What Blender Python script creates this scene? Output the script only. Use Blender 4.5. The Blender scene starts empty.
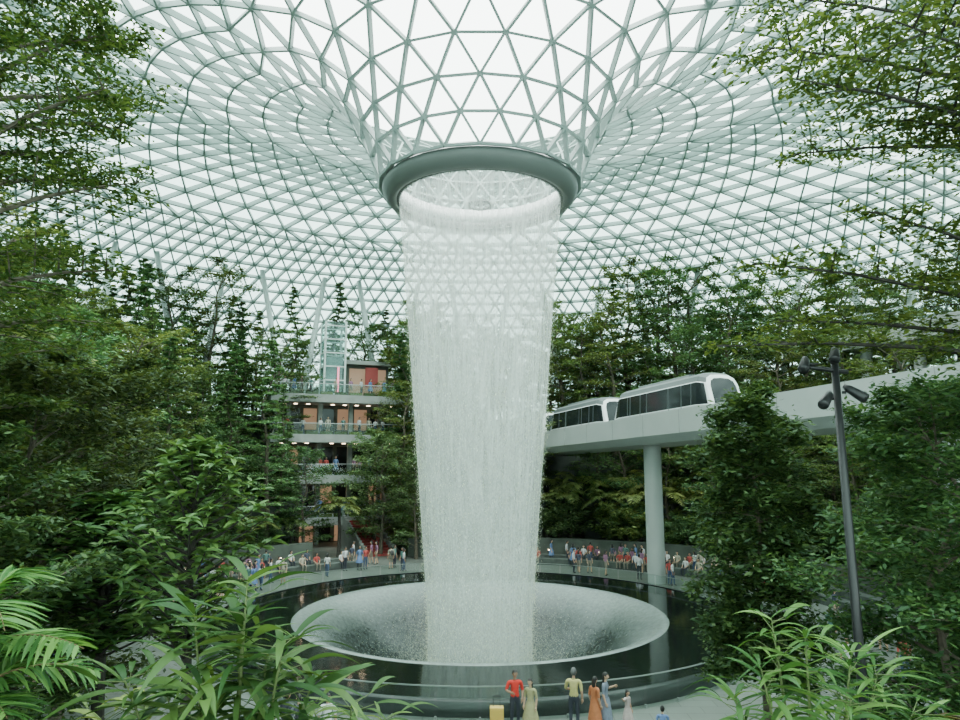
import bpy, math, random
import numpy as np
from mathutils import Vector
random.seed(7)
rng=np.random.default_rng(7)
CX,CY=0.0,36.0
Z=np.array([0,0,1.0])
rad=math.radians

# ------------------------------------------------------------ materials
def new_mat(name):
    m=bpy.data.materials.new(name); m.use_nodes=True
    nt=m.node_tree; nt.nodes.clear()
    return m,nt,nt.nodes.new('ShaderNodeOutputMaterial')
def pmat(name,col,rough=.6,metal=0,var=.0,scale=3,spec=.5,emit=None,es=0,alpha=1,trans=0,bump=0):
    m,nt,out=new_mat(name); b=nt.nodes.new('ShaderNodeBsdfPrincipled')
    nt.links.new(b.outputs[0],out.inputs[0])
    b.inputs['Base Color'].default_value=(*col,1); b.inputs['Roughness'].default_value=rough
    b.inputs['Metallic'].default_value=metal; b.inputs['Specular IOR Level'].default_value=spec
    b.inputs['Transmission Weight'].default_value=trans
    b.inputs['Alpha'].default_value=alpha
    if emit: b.inputs['Emission Color'].default_value=(*emit,1); b.inputs['Emission Strength'].default_value=es
    if var>0 or bump>0:
        tc=nt.nodes.new('ShaderNodeTexCoord'); n=nt.nodes.new('ShaderNodeTexNoise'); n.inputs['Scale'].default_value=scale
        n.inputs['Detail'].default_value=5
        nt.links.new(tc.outputs['Object'],n.inputs['Vector'])
        r=nt.nodes.new('ShaderNodeValToRGB'); r.color_ramp.elements[0].position=.3; r.color_ramp.elements[1].position=.7
        r.color_ramp.elements[0].color=(*[c*(1-var) for c in col],1); r.color_ramp.elements[1].color=(*[min(1,c*(1+var)) for c in col],1)
        nt.links.new(n.outputs[0],r.inputs[0]); nt.links.new(r.outputs[0],b.inputs['Base Color'])
        if bump>0:
            bp=nt.nodes.new('ShaderNodeBump'); bp.inputs['Strength'].default_value=bump; bp.inputs['Distance'].default_value=.05
            nt.links.new(n.outputs[0],bp.inputs['Height']); nt.links.new(bp.outputs[0],b.inputs['Normal'])
    return m
def leaf_mat(name,dark,mid,light,trans=.35,gloss=.05):
    m,nt,out=new_mat(name); L=nt.links.new
    g=nt.nodes.new('ShaderNodeNewGeometry'); oi=nt.nodes.new('ShaderNodeObjectInfo')
    r=nt.nodes.new('ShaderNodeValToRGB'); e=r.color_ramp.elements
    e[0].color=(*dark,1); e[1].color=(*light,1); x=e.new(.55); x.color=(*mid,1)
    L(g.outputs['Random Per Island'],r.inputs[0])
    hs=nt.nodes.new('ShaderNodeHueSaturation'); hs.inputs['Saturation'].default_value=.92
    mr=nt.nodes.new('ShaderNodeMapRange'); mr.inputs['To Min'].default_value=.46; mr.inputs['To Max'].default_value=.51
    L(oi.outputs['Random'],mr.inputs[0]); L(mr.outputs[0],hs.inputs['Hue'])
    mv=nt.nodes.new('ShaderNodeMapRange'); mv.inputs['To Min'].default_value=.7; mv.inputs['To Max'].default_value=1.35
    mm=nt.nodes.new('ShaderNodeMath'); mm.operation='FRACT'; m7=nt.nodes.new('ShaderNodeMath'); m7.operation='MULTIPLY'; m7.inputs[1].default_value=7.3
    L(oi.outputs['Random'],m7.inputs[0]); L(m7.outputs[0],mm.inputs[0]); L(mm.outputs[0],mv.inputs[0]); L(mv.outputs[0],hs.inputs['Value'])
    L(r.outputs[0],hs.inputs['Color'])
    d=nt.nodes.new('ShaderNodeBsdfDiffuse'); t=nt.nodes.new('ShaderNodeBsdfTranslucent'); mx=nt.nodes.new('ShaderNodeMixShader'); mx.inputs[0].default_value=trans
    L(hs.outputs[0],d.inputs[0]); 
    tc=nt.nodes.new('ShaderNodeMix'); tc.data_type='RGBA'; tc.blend_type='MULTIPLY'; tc.inputs[0].default_value=1; tc.inputs[7].default_value=(1.35,1.25,.7,1)
    L(hs.outputs[0],tc.inputs[6]); L(tc.outputs[2],t.inputs[0])
    L(d.outputs[0],mx.inputs[1]); L(t.outputs[0],mx.inputs[2])
    gl=nt.nodes.new('ShaderNodeBsdfGlossy'); gl.inputs['Roughness'].default_value=.4; gl.inputs[0].default_value=(.7,.9,.8,1)
    m2=nt.nodes.new('ShaderNodeMixShader'); m2.inputs[0].default_value=gloss
    L(mx.outputs[0],m2.inputs[1]); L(gl.outputs[0],m2.inputs[2]); L(m2.outputs[0],out.inputs[0])
    return m
BARK=pmat('bark',(.10,.085,.06),.9,var=.4,scale=6,bump=.4)
BARKD=pmat('bark_dark',(.035,.032,.025),.9,var=.4,scale=6)
LF_FAR_HAZE=leaf_mat('leaf_far_haze',(.048,.11,.045),(.082,.172,.064),(.135,.26,.085),.3,.02)  # haze over distant trees is put into the leaf colour: lighter, bluer green
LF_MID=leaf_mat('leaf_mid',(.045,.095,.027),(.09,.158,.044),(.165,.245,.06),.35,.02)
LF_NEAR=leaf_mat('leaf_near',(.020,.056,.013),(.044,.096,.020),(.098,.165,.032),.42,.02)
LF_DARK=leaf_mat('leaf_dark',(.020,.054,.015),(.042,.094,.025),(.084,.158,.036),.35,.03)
LF_BIG=leaf_mat('leaf_big',(.03,.10,.025),(.055,.16,.035),(.10,.24,.05),.3,.04)
LF_BAM=leaf_mat('leaf_bamboo',(.03,.10,.018),(.065,.16,.027),(.145,.27,.05),.3,.03)
LF_FERN=leaf_mat('leaf_fern',(.14,.22,.05),(.24,.32,.09),(.36,.42,.13),.4)
LF_RED=leaf_mat('leaf_reddish',(.03,.02,.012),(.07,.035,.015),(.10,.09,.02),.3)
LATT=pmat('lattice_steel',(.28,.355,.335),.5)
STRUT=pmat('strut_steel',(.55,.62,.60),.5)
WHITE_P=pmat('white_panel',(.36,.40,.38),.5,var=.06,scale=.6)
CONC=pmat('concrete',(.27,.29,.27),.8,var=.12,scale=1.2)
CONCD=pmat('dark_stone',(.06,.075,.065),.8,var=.35,scale=2)
SOIL=pmat('planting_soil',(.035,.06,.022),.95,var=.5,scale=3)
BLACK=pmat('black_metal',(.012,.013,.014),.4)
SILV=pmat('silver_panel',(.42,.45,.45),.3,metal=.4)
WIN=pmat('dark_window',(.012,.016,.018),.1)
WHT=pmat('white_paint',(.80,.82,.82),.3)
RED=pmat('red_carpet',(.26,.045,.04),.8)
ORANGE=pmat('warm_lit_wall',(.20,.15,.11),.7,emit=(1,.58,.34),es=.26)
LAMP=pmat('warm_lamp',(1,.8,.6),.5,emit=(1,.75,.5),es=12)
PINK=pmat('pink_led',(1,.3,.4),.5,emit=(1,.2,.35),es=2)
GREYW=pmat('dark_grey_wall',(.065,.08,.065),.8,var=.3,scale=.8)  # dark grey-green concrete of the terrace and building walls
def glass_mat(name,tint,diff,dcol=(.8,.9,.88),gl=.05):
    m,nt,out=new_mat(name); L=nt.links.new
    t=nt.nodes.new('ShaderNodeBsdfTransparent'); t.inputs[0].default_value=(*tint,1)
    tr=nt.nodes.new('ShaderNodeBsdfTranslucent'); tr.inputs[0].default_value=(*dcol,1)
    g=nt.nodes.new('ShaderNodeBsdfGlossy'); g.inputs['Roughness'].default_value=.1
    a=nt.nodes.new('ShaderNodeMixShader'); a.inputs[0].default_value=diff
    b=nt.nodes.new('ShaderNodeMixShader'); b.inputs[0].default_value=gl
    L(t.outputs[0],a.inputs[1]); L(tr.outputs[0],a.inputs[2]); L(a.outputs[0],b.inputs[1]); L(g.outputs[0],b.inputs[2]); L(b.outputs[0],out.inputs[0])
    return m
PANE_IN=glass_mat('roof_glass_clear',(.95,.99,.975),.05,gl=.0)
PANE_MID=glass_mat('roof_glass_dotted',(.64,.76,.73),.10,(.78,.9,.86),.0)
PANE_OUT=glass_mat('roof_glass_fritted',(.44,.57,.54),.12,(.68,.86,.82),.0)
RGLASS=glass_mat('railing_glass',(.80,.88,.85),.01,gl=.03)

# ------------------------------------------------------------ mesh builder
class MB:
    def __init__(s): s.V=[];s.n=0;s.F=[]
    def add(s,V,F,mi=0):
        V=np.asarray(V,float).reshape(-1,3)
        if len(V)==0: return
        if isinstance(F,list) and len(set(len(f) for f in F))>1:
            for k in set(len(f) for f in F):
                s.F.append((np.array([f for f in F if len(f)==k])+s.n,mi))
        else: s.F.append((np.asarray(F,int)+s.n,mi))
        s.V.append(V); s.n+=len(V)
    def mesh(s,name,mats,smooth=False):
        me=bpy.data.meshes.new(name)
        V=np.concatenate(s.V); me.vertices.add(len(V)); me.vertices.foreach_set('co',V.ravel())
        loops=np.concatenate([f.ravel() for f,_ in s.F]); me.loops.add(len(loops)); me.loops.foreach_set('vertex_index',loops.astype(np.int32))
        tot=np.concatenate([np.full(len(f),f.shape[1]) for f,_ in s.F]); st=np.concatenate([[0],np.cumsum(tot)[:-1]])
        me.polygons.add(len(tot)); me.polygons.foreach_set('loop_start',st.astype(np.int32))
        for m in mats: me.materials.append(m)
        mi=np.concatenate([np.full(len(f),m) for f,m in s.F]); me.polygons.foreach_set('material_index',mi.astype(np.int32))
        me.update(calc_edges=True); me.validate()
        me.polygons.foreach_set('use_smooth',np.full(len(me.polygons),smooth)); me.update()
        return me
    def obj(s,name,mats,smooth=False,loc=(0,0,0)):
        return place(name,s.mesh(name,mats,smooth),loc)
def place(name,me,loc=(0,0,0),rz=0,sc=(1,1,1),parent=None):
    o=bpy.data.objects.new(name,me); bpy.context.scene.collection.objects.link(o)
    o.location=loc; o.rotation_euler=(0,0,rz); o.scale=sc if hasattr(sc,'__len__') else (sc,sc,sc)
    if parent: o.parent=parent
    return o
QB=[[0,1,3,2],[4,6,7,5],[0,4,5,1],[2,3,7,6],[0,2,6,4],[1,5,7,3]]
def box(mb,c,h,mi=0,rz=0,):
    c=np.array(c,float); P=[]
    ca,sa=math.cos(rz),math.sin(rz)
    for x in(-1,1):
        for y in(-1,1):
            for z in(-1,1):
                X,Y=x*h[0],y*h[1]; P.append([c[0]+X*ca-Y*sa,c[1]+X*sa+Y*ca,c[2]+z*h[2]])
    mb.add(P,QB,mi)
def tube(mb,pts,rs,n=8,mi=0,cap=True):
    pts=np.asarray(pts,float); k=len(pts)
    if not hasattr(rs,'__len__'): rs=[rs]*k
    T=np.gradient(pts,axis=0); T/=np.linalg.norm(T,axis=1)[:,None]+1e-9
    ref=np.array([0,0,1.0]) if abs(T[:,2]).mean()<.8 else np.array([1.0,0,0])
    a=np.arange(n)*2*math.pi/n; V=[]
    for i in range(k):
        s=np.cross(T[i],ref); s/=np.linalg.norm(s)+1e-9; u=np.cross(s,T[i])
        V.append(pts[i]+rs[i]*(np.cos(a)[:,None]*s+np.sin(a)[:,None]*u))
    F=[]
    for i in range(k-1):
        for j in range(n): F.append([i*n+j,i*n+(j+1)%n,(i+1)*n+(j+1)%n,(i+1)*n+j])
    if cap and n!=4: 
        mb.add(np.concatenate(V),F+[list(range(n))[::-1],[(k-1)*n+j for j in range(n)]],mi)
    else: mb.add(np.concatenate(V),F,mi)
def ell(mb,c,r,mi=0,nu=12,nv=8,fn=None):
    V=[];c=np.array(c,float)
    for i in range(nv+1):
        ph=math.pi*i/nv
        for j in range(nu):
            th=2*math.pi*j/nu; p=np.array([math.sin(ph)*math.cos(th),math.sin(ph)*math.sin(th),math.cos(ph)])
            if fn: p=fn(p)
            V.append(c+p*r)
    F=[[i*nu+j,(i+1)*nu+j,(i+1)*nu+(j+1)%nu,i*nu+(j+1)%nu] for i in range(nv) for j in range(nu)]
    mb.add(V,F,mi)
def pol(r,a,z=0): return [CX+r*math.sin(a),CY+r*math.cos(a),z]
def revolve(mb,prof,n=128,mi=0,a0=0,a1=2*math.pi,close=False):
    full=abs(a1-a0-2*math.pi)<1e-6; m=n if full else n+1
    V=[pol(r,a0+(a1-a0)*j/n,z) for (r,z) in prof for j in range(m)]
    k=len(prof); F=[]
    for i in range(k if close else k-1):
        i2=(i+1)%k
        for j in range(n): F.append([i*m+j,i*m+(j+1)%m,i2*m+(j+1)%m,i2*m+j])
    mb.add(V,F,mi)
    if close and not full:
        mb.add([pol(r,a,z) for a in(a0,a1) for r,z in prof],[list(range(k)),list(range(k,2*k))[::-1]],mi)
def sector(mb,r0,r1,z0,z1,a0,a1,mi=0,n=None):
    n=n or max(4,int(abs(a1-a0)*r1/1.0))
    revolve(mb,[(r0,z0),(r0,z1),(r1,z1),(r1,z0)],n,mi,a0,a1,True)

# ------------------------------------------------------------ foliage
def leaves(mb,P,size,mi=1,tilt=.5,wid=.42,R=rng,D=None):
    P=np.asarray(P); N=len(P)
    if D is None:
        a=R.uniform(0,2*math.pi,N); D=np.stack([np.cos(a),np.sin(a),R.normal(-.1,.35,N)],1)
    D=D/np.linalg.norm(D,axis=1)[:,None]
    n=np.stack([R.normal(0,tilt,N),R.normal(0,tilt,N),np.ones(N)],1)
    S=np.cross(n,D); S/=np.linalg.norm(S,axis=1)[:,None]+1e-9
    L=(size*R.uniform(.6,1.35,N))[:,None]
    V=np.stack([P,P+D*L*.45+S*L*wid*.5,P+D*L,P+D*L*.45-S*L*wid*.5],1)
    mb.add(V.reshape(-1,3),np.arange(4*N).reshape(N,4),mi)
def blades(mb,P,D,L,W,droop,mi=1,rows=6,R=rng):
    P=np.asarray(P,float);D=np.asarray(D,float);N=len(P)
    D=D/np.linalg.norm(D,axis=1)[:,None]; S=np.cross(D,Z+R.normal(0,.25,(N,3))); S/=np.linalg.norm(S,axis=1)[:,None]+1e-9
    L=np.broadcast_to(L,N);W=np.broadcast_to(W,N);droop=np.broadcast_to(droop,N)
    V=[]
    for i in range(rows+1):
        t=i/rows; w=max(.02,(math.sin(math.pi*min(1,t*.92+.08)))**.75*(1 if t<.4 else 1-(t-.4)*.45))
        c=P+D*(L*t)[:,None]-Z*(droop*L*t*t)[:,None]
        nrm=np.cross(S,D)
        for sgn in(-1,0,1):
            V.append(c+S*(W*w*.5*sgn)[:,None]+nrm*(W*w*.13*abs(sgn))[:,None])
    V=np.stack(V,1); M=(rows+1)*3; base=(np.arange(N)*M)[:,None]
    q=[]
    for i in range(rows):
        for j in range(2): q.append([i*3+j,i*3+j+1,i*3+j+4,i*3+j+3])
    F=(base[:,:,None]+np.array(q)[None]).reshape(-1,4)
    mb.add(V.reshape(-1,3),F,mi)
def branch(mb,st,en,r0,width,ntw,nlf,leaf,R,bow=.1,flat=.12,t0=.25,mi=1,tilt=.5,wid=.42,sides=5):
    st=np.array(st,float);en=np.array(en,float);ax=en-st;L=np.linalg.norm(ax);axn=ax/L
    f=lambda t:st+ax*t+Z*math.sin(math.pi*t)*bow*L
    tube(mb,[f(t) for t in(0,.25,.5,.75,1)],[r0,r0*.8,r0*.55,r0*.35,r0*.12],sides,0,False)
    sd=np.cross(axn,Z); sd/=np.linalg.norm(sd)+1e-9
    PP=[]
    for j in range(ntw):
        t=t0+(1-t0)*(j+.5)/ntw; b=f(t); sg=1 if j%2 else -1
        w=width*(1-.6*max(0,t-.5)/.5)*(.5+.5*min(1,(t-t0)/.25+.3))*R.uniform(.6,1.1)
        tip=b+sd*sg*w+axn*w*R.uniform(.3,.8)+Z*R.normal(.05,.12)*w
        tube(mb,[b,(b+tip)/2+Z*.04*w,tip],[r0*.3,r0*.18,r0*.07],3,0,False)
        u=R.uniform(.05,1.08,nlf)[:,None]
        PP.append(b+(tip-b)*u+R.normal(0,1,(nlf,3))*np.array([.24,.24,flat])*(.35+w*.5)) 
    leaves(mb,np.concatenate(PP),leaf,mi,tilt,wid,R)
def make_tree(name,seed,H,Rr,tr,nb,ntw,nlf,leaf,shape='round',t0=.3,rise=.25,lm=LF_MID,flat=.12,bark=BARK,tilt=.5,wid=.42,lean=.03):
    R=np.random.default_rng(seed); mb=MB()
    T=np.array([[R.normal(0,lean)*H*(i/6),R.normal(0,lean)*H*(i/6),H*i/6] for i in range(7)])
    tube(mb,T,[tr*(1-.85*i/6)*(1.25 if i==0 else 1) for i in range(7)],8,0)
    for i in range(nb):
        t=t0+(1-t0)*((i+.3)/nb); k=min(5,int(t*6)); p=T[k]+(T[k+1]-T[k])*(t*6-k)
        s=(t-t0)/(1-t0)
        if shape=='round': l=Rr*(.35+.65*math.sin(math.pi*min(1,.18+s*.8)))
        elif shape=='cone': l=Rr*(1.02-s*.93)
        elif shape=='col': l=Rr*(.75+.25*math.sin(math.pi*s))*(1 if s<.8 else 1-(s-.8)*2.5)
        elif shape=='umb': l=Rr*(.55+.45*s if s<.75 else 1-(s-.75)*2)
        l*=R.uniform(.75,1.12); a=i*2.4+R.normal(0,.25)
        rs=rise*(1 if shape!='cone' else .3)
        en=p+np.array([math.cos(a)*l,math.sin(a)*l,l*(rs+R.normal(0,.12)+.5*s*s*(shape!='cone'))])
        branch(mb,p,en,tr*.32*(1-.5*s),l*.42,ntw,nlf,leaf,R,bow=.06,flat=flat,tilt=tilt,wid=wid)
    return mb.mesh(name,[bark,lm])
def frond(mb,base,az,L,elev,droop,npin,pl,pw,mi=1,R=rng,rr=.02):
    h=np.array([math.cos(az),math.sin(az),0]); s=np.array([-math.sin(az),math.cos(az),0])
    f=lambda t:np.array(base)+h*L*math.cos(elev)*t+Z*(L*math.sin(elev)*t-droop*L*t*t)
    tube(mb,[f(t) for t in np.linspace(0,1,7)],[rr*(1-.8*t) for t in np.linspace(0,1,7)],4,0,False)
    P=[];D=[];LL=[]
    for i in range(npin):
        t=.12+.86*i/npin; tg=f(t+.01)-f(t); tg/=np.linalg.norm(tg)
        for sg in(-1,1):
            P.append(f(t));D.append(s*sg+tg*.65+Z*R.normal(0,.12)); LL.append(pl*(math.sin(math.pi*min(1,t*.85+.15))**.7)*R.uniform(.85,1.1)+.02)
    blades(mb,P,D,np.array(LL),pw,.25,mi,3,R)
def fern_mesh(name,seed,H,nf,L,lm=LF_FERN):
    R=np.random.default_rng(seed); mb=MB()
    tube(mb,[[0,0,0],[.05,0,H*.5],[0,.04,H]],[.16,.13,.12],8,0)
    for i in range(nf):
        frond(mb,[0,0.04,H],i*2.4+R.normal(0,.2),L*R.uniform(.8,1.1),rad(R.uniform(25,65)),R.uniform(.5,.8),22,L*.22,L*.03,1,R)
    return mb.mesh(name,[BARKD,lm])

# ------------------------------------------------------------ roof
ctrl=[(5.3,22.75),(5.85,24.5),(7.1,27.0),(9.3,29.4),(12.8,31.3),(18,32.9),(25,34.1),(32,34.3),(38,32.8),(44,29.4),(49,24),(52,18),(53.2,12)]
def catmull(P,m=24):
    P=np.array(P,float); P=np.vstack([2*P[0]-P[1],P,2*P[-1]-P[-2]]); out=[]
    for i in range(1,len(P)-2):
        for t in np.linspace(0,1,m,endpoint=False):
            out.append(.5*((2*P[i])+(-P[i-1]+P[i+1])*t+(2*P[i-1]-5*P[i]+4*P[i+1]-P[i+2])*t*t+(-P[i-1]+3*P[i]-3*P[i+1]+P[i+2])*t**3))
    out.append(P[-2]); return np.array(out)
prof=catmull(ctrl); arc=np.concatenate([[0],np.cumsum(np.linalg.norm(np.diff(prof,axis=0),axis=1))])
def pr(s): return np.array([np.interp(s,arc,prof[:,0]),np.interp(s,arc,prof[:,1])])
rings=[];s=0;N=20;off=0
while True:
    r,z=pr(s); t=pr(min(arc[-1],s+.05))-pr(max(0,s-.05)); t/=np.linalg.norm(t)
    rings.append((r,z,N,off,(-t[1],t[0])))
    if s>=arc[-1]-.01: break
    dbl=(off==0) and ((N==20 and r>10.5) or (N==40 and r>20) or (N==80 and r>36))
    if dbl: N*=2
    sp=2*math.pi*r/N; s=min(arc[-1],s+max(1.35,min(2.1,sp*.9)))
    off=.5 if off==0 else 0
def rpts(R_):
    r,z,n,o,nn=R_; a=2*math.pi*(np.arange(n)+o)/n
    P=np.stack([CX+r*np.sin(a),CY+r*np.cos(a),np.full(n,z)],1); NN=np.stack([nn[0]*np.sin(a),nn[0]*np.cos(a),np.full(n,nn[1])],1)
    return P,NN
PV=[];NV=[];st=[];c=0
for R_ in rings:
    p,n=rpts(R_); PV.append(p);NV.append(n);st.append(c);c+=len(p)
PV=np.concatenate(PV);NV=np.concatenate(NV)
tri=[];tmi=[]
for i in range(len(rings)-1):
    n0,n1=rings[i][2],rings[i+1][2]; o0=rings[i][3]; A=st[i];B=st[i+1]; m=0 if rings[i][0]<12 else (1 if rings[i][0]<22 else 2)
    for k in range(n0):
        k1=(k+1)%n0
        if n0==n1:
            if o0==0: T=[(A+k,A+k1,B+k),(B+k,B+k1,A+k1)]
            else: T=[(A+k,A+k1,B+k1),(B+k,B+k1,A+k)]
        else:
            T=[(A+k,B+(2*k-1)%n1,B+2*k),(A+k,B+2*k,B+2*k+1),(A+k,B+2*k+1,A+k1)]
        tri+=T; tmi+=[m]*len(T)
tri=np.array(tri);tmi=np.array(tmi)
E=np.unique(np.sort(np.concatenate([tri[:,[0,1]],tri[:,[1,2]],tri[:,[2,0]]]),axis=1),axis=0)
def beams(mb,A,B,NN,w,d,mi=0):
    D=B-A; D/=np.linalg.norm(D,axis=1)[:,None]; S=np.cross(D,NN); S/=np.linalg.norm(S,axis=1)[:,None]; w=np.broadcast_to(w,len(A))[:,None];d=np.broadcast_to(d,len(A))[:,None]
    V=np.stack([X+S*sx*w/2+NN*sz*d for X in(A,B) for sx in(-1,1) for sz in(0,-1)],1)
    q=np.array([[0,1,3,2],[4,6,7,5],[0,4,5,1],[2,3,7,6],[0,2,6,4],[1,5,7,3]])
    mb.add(V.reshape(-1,3),((np.arange(len(A))*8)[:,None,None]+q[None]).reshape(-1,4),mi)
mb=MB()
NE=NV[E[:,0]]+NV[E[:,1]]; NE/=np.linalg.norm(NE,axis=1)[:,None]
rE=np.hypot(PV[E[:,0],0]-CX,PV[E[:,0],1]-CY)
beams(mb,PV[E[:,0]],PV[E[:,1]],NE,np.interp(rE,[5,12,25,50],[.12,.13,.14,.14]),np.interp(rE,[5,15,25,50],[.25,.36,.48,.52]))
for q in range(3): mb.add(PV+NV*.03,tri[tmi==q],1+q)
roof=mb.obj('ceiling',[LATT,PANE_IN,PANE_MID,PANE_OUT])

# oculus ring
mb=MB()
OC=pmat('oculus_metal',(.15,.17,.162),.45,metal=.2); OCL=pmat('oculus_white',(.85,.88,.87),.5)
revolve(mb,[(4.52,21.85),(4.75,21.78),(5.0,21.9),(5.26,22.3),(5.31,22.5),(5.28,22.65),(5.1,22.72),(4.62,22.5)],128,0,close=True)
revolve(mb,[(4.60,22.4),(4.62,23.2),(4.66,23.2),(4.64,22.4)],128,1,close=True)
for k in range(110):
    a=2*math.pi*k/110; p=pol(4.46,a,21.9); box(mb,p,(.05,.05,.06),0,-a)
revolve(mb,[(4.32,21.86),(4.32,21.93),(4.50,21.93),(4.50,21.86)],96,0,close=True)
mb.add([pol(4.64,2*math.pi*k/64,23.2) for k in range(64)],[list(range(64))],2)
revolve(mb,[(.56,21.68),(.56,21.82),(.68,21.82),(.68,21.68)],32,0,close=True)
ell(mb,(CX,CY,21.76),(.16,.16,.12),0)
for k in range(3):
    a=2*math.pi*k/3; tube(mb,[pol(.6,a,21.8),pol(.6,a,23.2)],.012,5,0)
for k in range(12):
    a=2*math.pi*k/12; tube(mb,[pol(.1,a,21.76),pol(.6,a,21.76)],.02,5,0)
mb.obj('oculus_ring',[OC,OCL,PANE_IN],True)

# ------------------------------------------------------------ waterfall
def water_mat(name,base,amp,zs=.35,streak=6.5,grain=9,bot=.10):
    m,nt,out=new_mat(name); L=nt.links.new; N_=nt.nodes.new
    tc=N_('ShaderNodeTexCoord')
    def noise(sc,det,scale=1):
        mp=N_('ShaderNodeMapping'); mp.inputs['Scale'].default_value=sc; L(tc.outputs['Object'],mp.inputs[0])
        n=N_('ShaderNodeTexNoise'); n.inputs['Scale'].default_value=scale; n.inputs['Detail'].default_value=det; L(mp.outputs[0],n.inputs['Vector']); return n.outputs[0]
    a=noise((streak,streak,zs),3); b=noise((grain,grain,grain*.5),4)
    sx=N_('ShaderNodeSeparateXYZ'); L(tc.outputs['Object'],sx.inputs[0])
    mr=N_('ShaderNodeMapRange'); mr.inputs['From Min'].default_value=0;mr.inputs['From Max'].default_value=23;mr.inputs['To Min'].default_value=1;mr.inputs['To Max'].default_value=0.1; L(sx.outputs[2],mr.inputs[0])
    mx=N_('ShaderNodeMix'); L(mr.outputs[0],mx.inputs[0]); L(a,mx.inputs[2]); 
    av=N_('ShaderNodeMath'); av.operation='MULTIPLY_ADD'; av.inputs[1].default_value=.4; L(a,av.inputs[0]); h=N_('ShaderNodeMath');h.operation='MULTIPLY';h.inputs[1].default_value=.6;L(b,h.inputs[0]); L(h.outputs[0],av.inputs[2]); L(av.outputs[0],mx.inputs[3])
    r=N_('ShaderNodeMapRange'); r.inputs['From Min'].default_value=.38;r.inputs['From Max'].default_value=.62;r.inputs['To Min'].default_value=base-amp;r.inputs['To Max'].default_value=base+amp; L(mx.outputs[0],r.inputs[0])
    ad=N_('ShaderNodeMath');ad.operation='MULTIPLY_ADD';ad.inputs[1].default_value=bot; L(mr.outputs[0],ad.inputs[0]); L(r.outputs[0],ad.inputs[2]); ad.use_clamp=True
    t=N_('ShaderNodeBsdfTransparent'); d=N_('ShaderNodeBsdfDiffuse'); d.inputs[0].default_value=(.86,.92,.89,1); tl=N_('ShaderNodeBsdfTranslucent'); tl.inputs[0].default_value=(.86,.92,.89,1)
    dm=N_('ShaderNodeMixShader'); dm.inputs[0].default_value=.5; L(d.outputs[0],dm.inputs[1]);L(tl.outputs[0],dm.inputs[2])
    o=N_('ShaderNodeMixShader'); L(ad.outputs[0],o.inputs[0]); L(t.outputs[0],o.inputs[1]); L(dm.outputs[0],o.inputs[2]); L(o.outputs[0],out.inputs[0])
    return m
W1=water_mat('falling_water',.30,.20,.22,7,16); W2=water_mat('falling_water_inner',.16,.13,.2,3.5,10)
DROP=leaf_mat('water_drops',(.62,.68,.65),(.76,.81,.78),(.88,.93,.91),.5,.05)
mb=MB()
def wr(z,k=1): t=min(1,(22-z)/22); return (4.40-1.80*max(0,t)**.95)*k
revolve(mb,[(wr(z),z) for z in np.linspace(21.95,-4.2,40)],128,0)
revolve(mb,[(wr(z,.86),z) for z in np.linspace(21.9,-4.2,30)],96,1)
n=52000; zz=22-26*rng.uniform(0,1,n)**.75; aa=rng.uniform(0,2*math.pi,n); k=rng.normal(1.0,.035,n)
rr=np.array([wr(z) for z in zz])*k; P=np.stack([rr*np.sin(aa),CY+rr*np.cos(aa),zz],1)
P[:,0]+=CX
a=rng.uniform(0,2*math.pi,n); S=np.stack([np.cos(a),np.sin(a),0*a],1); w=rng.uniform(.005,.012,n)[:,None]; l=(rng.uniform(.015,.06,n))[:,None]
V=np.stack([P-Z*l,P+S*w,P+Z*l*.6,P-S*w],1); mb.add(V.reshape(-1,3),np.arange(4*n).reshape(n,4),2)
n=45000; aa=rng.uniform(0,2*math.pi,n); rr=2.3+np.abs(rng.normal(0,1.35,n)); zz=np.interp(rr,[2.3,4.2,6,7.6,9],[-3,-3,-1.5,.0,.6])+np.abs(rng.normal(0,1.0,n))*np.interp(rr,[2.3,4,7],[2.6,1.6,.35])
P=np.stack([CX+rr*np.sin(aa),CY+rr*np.cos(aa),zz],1); w=rng.uniform(.004,.013,n)[:,None]; a=rng.uniform(0,6.28,n); S=np.stack([np.cos(a),np.sin(a),0*a],1)
mb.add(np.stack([P-Z*w,P+S*w,P+Z*w,P-S*w],1).reshape(-1,3),np.arange(4*n).reshape(n,4),2)
mb.obj('waterfall',[W1,W2,DROP],True)

# basin
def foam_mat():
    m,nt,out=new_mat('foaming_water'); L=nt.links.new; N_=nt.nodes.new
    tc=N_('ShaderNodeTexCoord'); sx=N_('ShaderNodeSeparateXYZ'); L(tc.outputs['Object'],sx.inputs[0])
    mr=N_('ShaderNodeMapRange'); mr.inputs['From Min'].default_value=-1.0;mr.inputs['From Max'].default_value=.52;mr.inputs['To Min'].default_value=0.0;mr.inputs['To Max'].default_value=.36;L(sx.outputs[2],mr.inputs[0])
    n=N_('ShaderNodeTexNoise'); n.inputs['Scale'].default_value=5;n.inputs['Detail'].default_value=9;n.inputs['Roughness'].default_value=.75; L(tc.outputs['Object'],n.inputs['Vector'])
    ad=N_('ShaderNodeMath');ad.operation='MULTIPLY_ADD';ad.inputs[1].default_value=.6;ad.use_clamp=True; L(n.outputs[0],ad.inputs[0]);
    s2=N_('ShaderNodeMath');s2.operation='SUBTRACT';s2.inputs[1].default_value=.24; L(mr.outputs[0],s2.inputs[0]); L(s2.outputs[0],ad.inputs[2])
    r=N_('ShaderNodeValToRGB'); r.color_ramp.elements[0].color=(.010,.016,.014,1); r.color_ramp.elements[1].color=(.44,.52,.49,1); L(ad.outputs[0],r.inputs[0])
    b=N_('ShaderNodeBsdfPrincipled'); b.inputs['Roughness'].default_value=.22; L(r.outputs[0],b.inputs['Base Color']); L(b.outputs[0],out.inputs[0]); return m
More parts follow.
